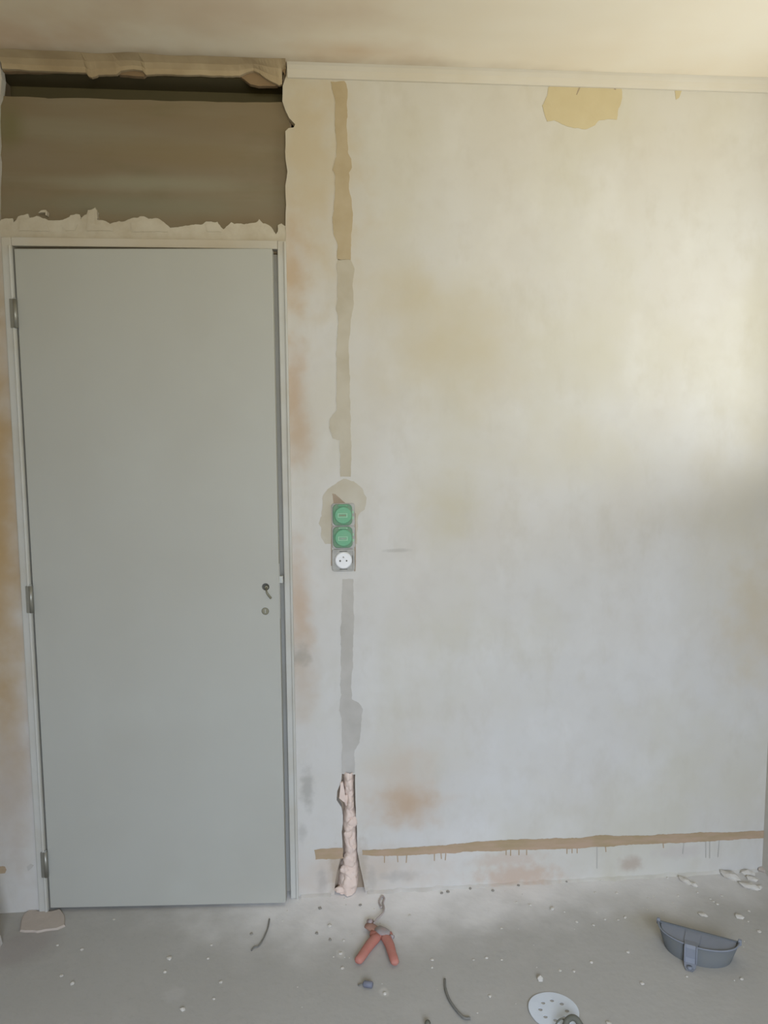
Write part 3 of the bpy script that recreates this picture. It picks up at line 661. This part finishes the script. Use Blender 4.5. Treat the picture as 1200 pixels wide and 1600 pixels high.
obj('handle', bar([(592, 1461, 0.010, 0.008), (586, 1467, 0.012, 0.010), (578, 1476, 0.0115, 0.010), (570, 1487, 0.0105, 0.010), (564, 1496, 0.0100, 0.010), (560, 1501, 0.0095, 0.009), (558.5, 1503, 0.006, 0.005)], 0.012), M_ORANGE, e, True)
obj('handle', bar([(598, 1462, 0.009, 0.008), (604, 1467, 0.0115, 0.010), (609, 1477, 0.0110, 0.010), (612, 1488, 0.0100, 0.010), (615, 1497, 0.0100, 0.010), (617, 1503, 0.0095, 0.009), (617.5, 1506, 0.006, 0.005)], 0.012), M_ORANGE, e, True)
obj('crossbar', bar([(580, 1458, 0.008, 0.007), (590, 1461, 0.011, 0.008), (602, 1463, 0.011, 0.008), (612, 1460, 0.008, 0.007)], 0.012), M_ORANGE, e, True)
obj('jaw', bar([(596, 1460, 0.012, 0.005), (588, 1454, 0.013, 0.006), (579, 1448, 0.012, 0.006), (571, 1446, 0.007, 0.004)], 0.014), simple('dusty_brown_jaw', S(176, 134, 116), 0.7, col2=S(150, 130, 120)), e, True)
obj('jaw', bar([(590, 1450, 0.010, 0.005), (597, 1455, 0.014, 0.006), (604, 1458, 0.012, 0.005), (609, 1459, 0.006, 0.004)], 0.020), M_JAW, e, True)
bm = bmesh.new(); p = loc_(F3(578.5, 1442, 0.012)); bm = tube([p+Vector((-0.006, 0.004, 0)), p+Vector((0.006, -0.004, 0.004))], 0.009, seg=12); obj('pivot_bolt', bm, M_JAW, e, True)
bm = tube([loc_(F3(609, 1462, 0.014)), loc_(F3(615, 1464, 0.016))], 0.005, seg=10); obj('spring', bm, M_JAW, e, True)
wpts = [(584, 1443, 0.016), (588, 1437, 0.015), (594, 1431, 0.013), (599, 1425, 0.01), (600, 1418, 0.006), (598.5, 1411, 0.004), (600.5, 1404, 0.003), (597.5, 1400, 0.003), (594.5, 1404, 0.003), (592.5, 1410, 0.003), (596, 1418, 0.005)]
obj('tail_wire', tube(smoothpts([loc_(F3(*q)) for q in wpts]), 0.0029, seg=8), M_WIREP, e, True)

# sanding disc with a ring of eight holes
cx, cy = fp(865, 1579.5); R = 0.0645
e_bm = bmesh.new(); N = 8; ring = []; hr = 0.0056; RH = 0.034
def flatdisc():
    bm = bmesh.new(); seg = 64
    outer = [bm.verts.new((R*math.cos(2*math.pi*i/seg), R*math.sin(2*math.pi*i/seg), 0)) for i in range(seg)]
    edges = [bm.edges.new((outer[i], outer[(i+1) % seg])) for i in range(seg)]
    for k in range(8):
        t = 2*math.pi*(k+0.1)/8; c = (RH*math.cos(t), RH*math.sin(t))
        h = [bm.verts.new((c[0]+hr*math.cos(2*math.pi*i/12), c[1]+hr*math.sin(2*math.pi*i/12), 0)) for i in range(12)]
        edges += [bm.edges.new((h[i], h[(i+1) % 12])) for i in range(12)]
    bmesh.ops.triangle_fill(bm, edges=edges, use_beauty=True, use_dissolve=False)
    r = bmesh.ops.extrude_face_region(bm, geom=list(bm.faces))
    for v in [g for g in r['geom'] if isinstance(g, bmesh.types.BMVert)]: v.co.z += 0.0014
    for v in bm.verts:                      # slightly curled sheet
        v.co.z += 0.0006+0.006*max(0, -v.co.x/R-0.3)**2+0.004*max(0, v.co.x/R-0.5)**2
    return bm
e_bm.free()
o = obj('sanding_disc', flatdisc(), M_DISC, None, False, (cx, cy, 0.0)); o.rotation_euler = (0, 0, math.radians(-14))
tag(o, 'round white sanding disc with a ring of holes, lying on the floor', 'sanding disc')
# dark cable arching over the disc, and a thin wire loop beside it
def FZ(px, py, z): return F3(px, py, z)
pts = [FZ(882, 1606, 0.012), FZ(886, 1595, 0.024), FZ(893, 1590, 0.032), FZ(900, 1592, 0.030), FZ(906, 1600, 0.020), FZ(913, 1612, 0.010)]
o = obj('cable', tube(smoothpts(pts), 0.0075, seg=12), M_CABLE, None, True); tag(o, 'thick dark rubber cable arching over the edge of the white sanding disc', 'cable')
pts = [FZ(868, 1607, 0.006), FZ(869.5, 1599, 0.014), FZ(874, 1593.5, 0.02), FZ(879, 1592, 0.021), FZ(883, 1597, 0.018), FZ(884, 1606, 0.010)]
o = obj('wire_loop', tube(smoothpts(pts), 0.0022, seg=8), M_CABLE, None, True); tag(o, 'thin grey wire loop standing on the white sanding disc', 'wire')
# loose wire ends
pts = [FZ(695, 1530, 0.004), FZ(696, 1545, 0.004), FZ(702, 1562, 0.004), (FZ(712, 1577, 0.004)), FZ(722, 1588, 0.004), FZ(728, 1591, 0.004), FZ(735, 1591, 0.004)]
o = obj('wire_offcut', tube(smoothpts(pts), 0.0036, seg=8, taper=[0.8]*6+[1.0]*31), M_WIRE, None, True); tag(o, 'curved grey wire offcut on the floor left of the sanding disc', 'wire')
pts = [FZ(421, 1436, 0.003), FZ(418.5, 1450, 0.003), FZ(412, 1466, 0.003), FZ(404, 1478, 0.003), FZ(397, 1480, 0.003), FZ(393, 1485, 0.003)]
o = obj('wire_offcut', tube(smoothpts(pts), 0.0022, seg=8), M_WIRE, None, True); tag(o, 'thin dusty wire offcut on the floor in front of the door', 'wire')
# blue-grey wall plug
c = FZ(575, 1538, 0.008); e = empty('wall_plug', (c.x, c.y, 0), 'small blue-grey plastic plug on the floor below the orange clamp', 'plug')
bm = tube([(-0.013, 0.004, 0.008), (-0.010, 0.003, 0.008), (0.010, -0.003, 0.008), (0.0125, -0.004, 0.008)], 0.0085, seg=12, taper=[0.6, 1, 1, 0.7]); obj('body', bm, M_PLUG, e, True)
bm = tube([(-0.012, 0.0035, 0.007), (-0.027, 0.006, 0.003)], 0.002, seg=6); obj('pin', bm, M_WIRE, e, True)
c = FZ(668, 1600, 0.006); o = blob('mortar_crumb', (c.x, c.y, 0.007), 0.008, M_CABLE, None, 77, sub=2); tag(o, 'dark lump on the floor at the bottom edge, below the curved wire', 'lump')
# white sheet standing left of the door, only its end in view
x, y = fp(4, 1474); bm = plate([(x-0.010, 0.0), (x, 0.0), (x-0.16, 0.9), (x-0.17, 0.9)], y-1.0, y)
o = obj('plaster_sheet', bm, M_SHEET); tag(o, 'white board standing at the left edge, only its end in view', 'board')

# plaster crumbs and flakes: each one an object
def crumb_mesh(seed, sub=1):
    bm = bmesh.new(); bmesh.ops.create_icosphere(bm, subdivisions=sub, radius=1.0)
    for v in bm.verts:
        d = 1+0.45*mnoise.noise(v.co*1.5+Vector((seed*5.7, 1, 2))); v.co *= d; v.co.z = max(v.co.z, -0.5)+0.5
    me = bpy.data.meshes.new('plaster_crumb'); bm.to_mesh(me); bm.free(); me.materials.append(M_CRUMB); return me
CM = [crumb_mesh(s, 2 if s < 2 else 1) for s in range(6)]
def zone(px, py):
    if px < 470: return 'in front of the grey door'
    if px < 660: return 'around the orange clamp'
    if px < 800: return 'between the orange clamp and the sanding disc'
    if py > 1500: return 'around the white sanding disc' if px < 1000 else 'in front of the grey tray'
    if px < 1000: return 'between the sanding disc and the wall'
    return 'between the grey tray and the wall'
def crumb(px, py, r, label=None, flat=0.6, stretch=1.0, rz=None, mat=None, name='plaster_crumb', group=True):
    me = CM[random.randrange(6)]
    if mat: me = me.copy(); me.materials.clear(); me.materials.append(mat)
    o = bpy.data.objects.new(name, me); COL.objects.link(o); x, y = fp(px, py); o.location = (x, y, 0)
    o.scale = (r*stretch, r, r*flat); o.rotation_euler = (0, 0, random.uniform(0, 6.28) if rz is None else rz)
    if label: tag(o, label, 'plaster crumb')
    else:
        z = zone(px, py); tag(o, 'tiny pale plaster crumb on the floor '+z, 'plaster crumb', 'plaster crumbs '+z)
    return o
crumb(844, 1531, 0.0105, 'white plaster lump on the floor just above the sanding disc', 0.8)
crumb(863, 1421, 0.0085, 'pale plaster lump on the floor left of the grey tray, nearest the wall')
crumb(1098, 1430, 0.0085, 'pale plaster chip on the floor behind the grey tray', 0.5, 1.6, -0.5)
crumb(1155, 1433, 0.011, 'pale plaster chip on the floor behind the right end of the grey tray', 0.5, 1.4, -0.7)
for k, (px, py, r, st, rz, lab) in enumerate(((1140, 1370, 0.017, 2.0, -0.9, 'long plaster flake by the wall in the right corner, leftmost of the heap'),
        (1168, 1366, 0.014, 2.2, -0.3, 'thin plaster flake lying against the wall in the right corner'),
        (1174, 1374, 0.011, 2.0, -0.8, 'short plaster flake in the middle of the heap in the right corner'),
        (1170, 1386, 0.013, 2.4, -0.6, 'plaster flake lying furthest from the wall in the right corner'),
        (1187, 1387, 0.008, 1.3, 0.3, 'small bright plaster flake at the right edge of the floor'),
        (1196, 1361, 0.014, 1.6, -0.2, 'brownish plaster flake tight in the right corner'),
        (1070, 1377, 0.011, 2.2, -1.1, 'slanting plaster flake by the wall above the grey tray'),
        (1084, 1383, 0.009, 1.5, -0.9, 'stubby plaster flake beside the slanting flake above the grey tray'))):
    crumb(px, py, r, lab, 0.7, st, rz, name='plaster_flake', mat=M_PINKP if k == 5 else None)
for k, (px, py, r) in enumerate(((1110, 1405, .005), (1121, 1413, .005), (1115, 1409, .004), (1170, 1424, .005), (1186, 1456, .006), (1115, 1506, .005), (1073, 1526, .004), (1003, 1537, .0055), (1159, 1530, .005), (981, 1488, .005),
        (640, 1431, .005), (784, 1451, .005), (829, 1415, .006), (807, 1410, .004), (675, 1500, .005), (740, 1500, .004), (765, 1557, .005), (875, 1517, .0045), (897, 1518, .005), (924, 1504, .006), (951, 1600, .008),
        (128, 1484, .005), (113, 1537, .007), (96, 1525, .005), (265, 1498, .009), (258, 1519, .006), (325, 1498, .005), (330, 1477, .004), (345, 1535, .006), (334, 1561, .005), (178, 1437, .005), (285, 1578, .008), (90, 1477, .005),
        (515, 1447, .008), (537, 1470, .005), (535, 1513, .006), (532, 1490, .006), (601, 1553, .007), (600, 1420, .005), (598, 1411, .005), (760, 1497, .005), (675, 1512, .004), (1043, 1372, .005), (977, 1434, .006), (966, 1438, .005), (927, 1446, .005),
        (901, 1441, .005), (945, 1437, .005), (939, 1375, .005), (1012, 1404, .004), (930, 1395, .005), (964, 1396, .006), (826, 1414, .004), (784, 1500, .004), (882, 1425, .004), (1052, 1411, .003), (1090, 1395, .004), (1128, 1400, .004), (1060, 1400, .004))):
    crumb(px, py, r, flat=0.45)
for px, py in ((495, 1459), (516, 1469), (563, 1415), (393, 1460), (500, 1420), (646, 1387), (690, 1396), (700, 1394), (770, 1392), (810, 1384), (885, 1378), (735, 1389)):
    o = crumb(px, py, 0.0055, 'grey mortar crumb on the floor '+('at the foot of the wall' if py < 1400 else zone(px, py)), 0.6, mat=M_GREYCR, name='mortar_crumb')
    o['group'] = 'mortar crumbs '+('at the foot of the wall' if py < 1400 else zone(px, py))
for i in range(50):
    crumb(random.uniform(420, 1200), 1400+abs(random.gauss(0, 55))-random.uniform(0, 20) if i < 32 else random.uniform(1420, 1598), random.uniform(0.0014, 0.003), flat=0.5)
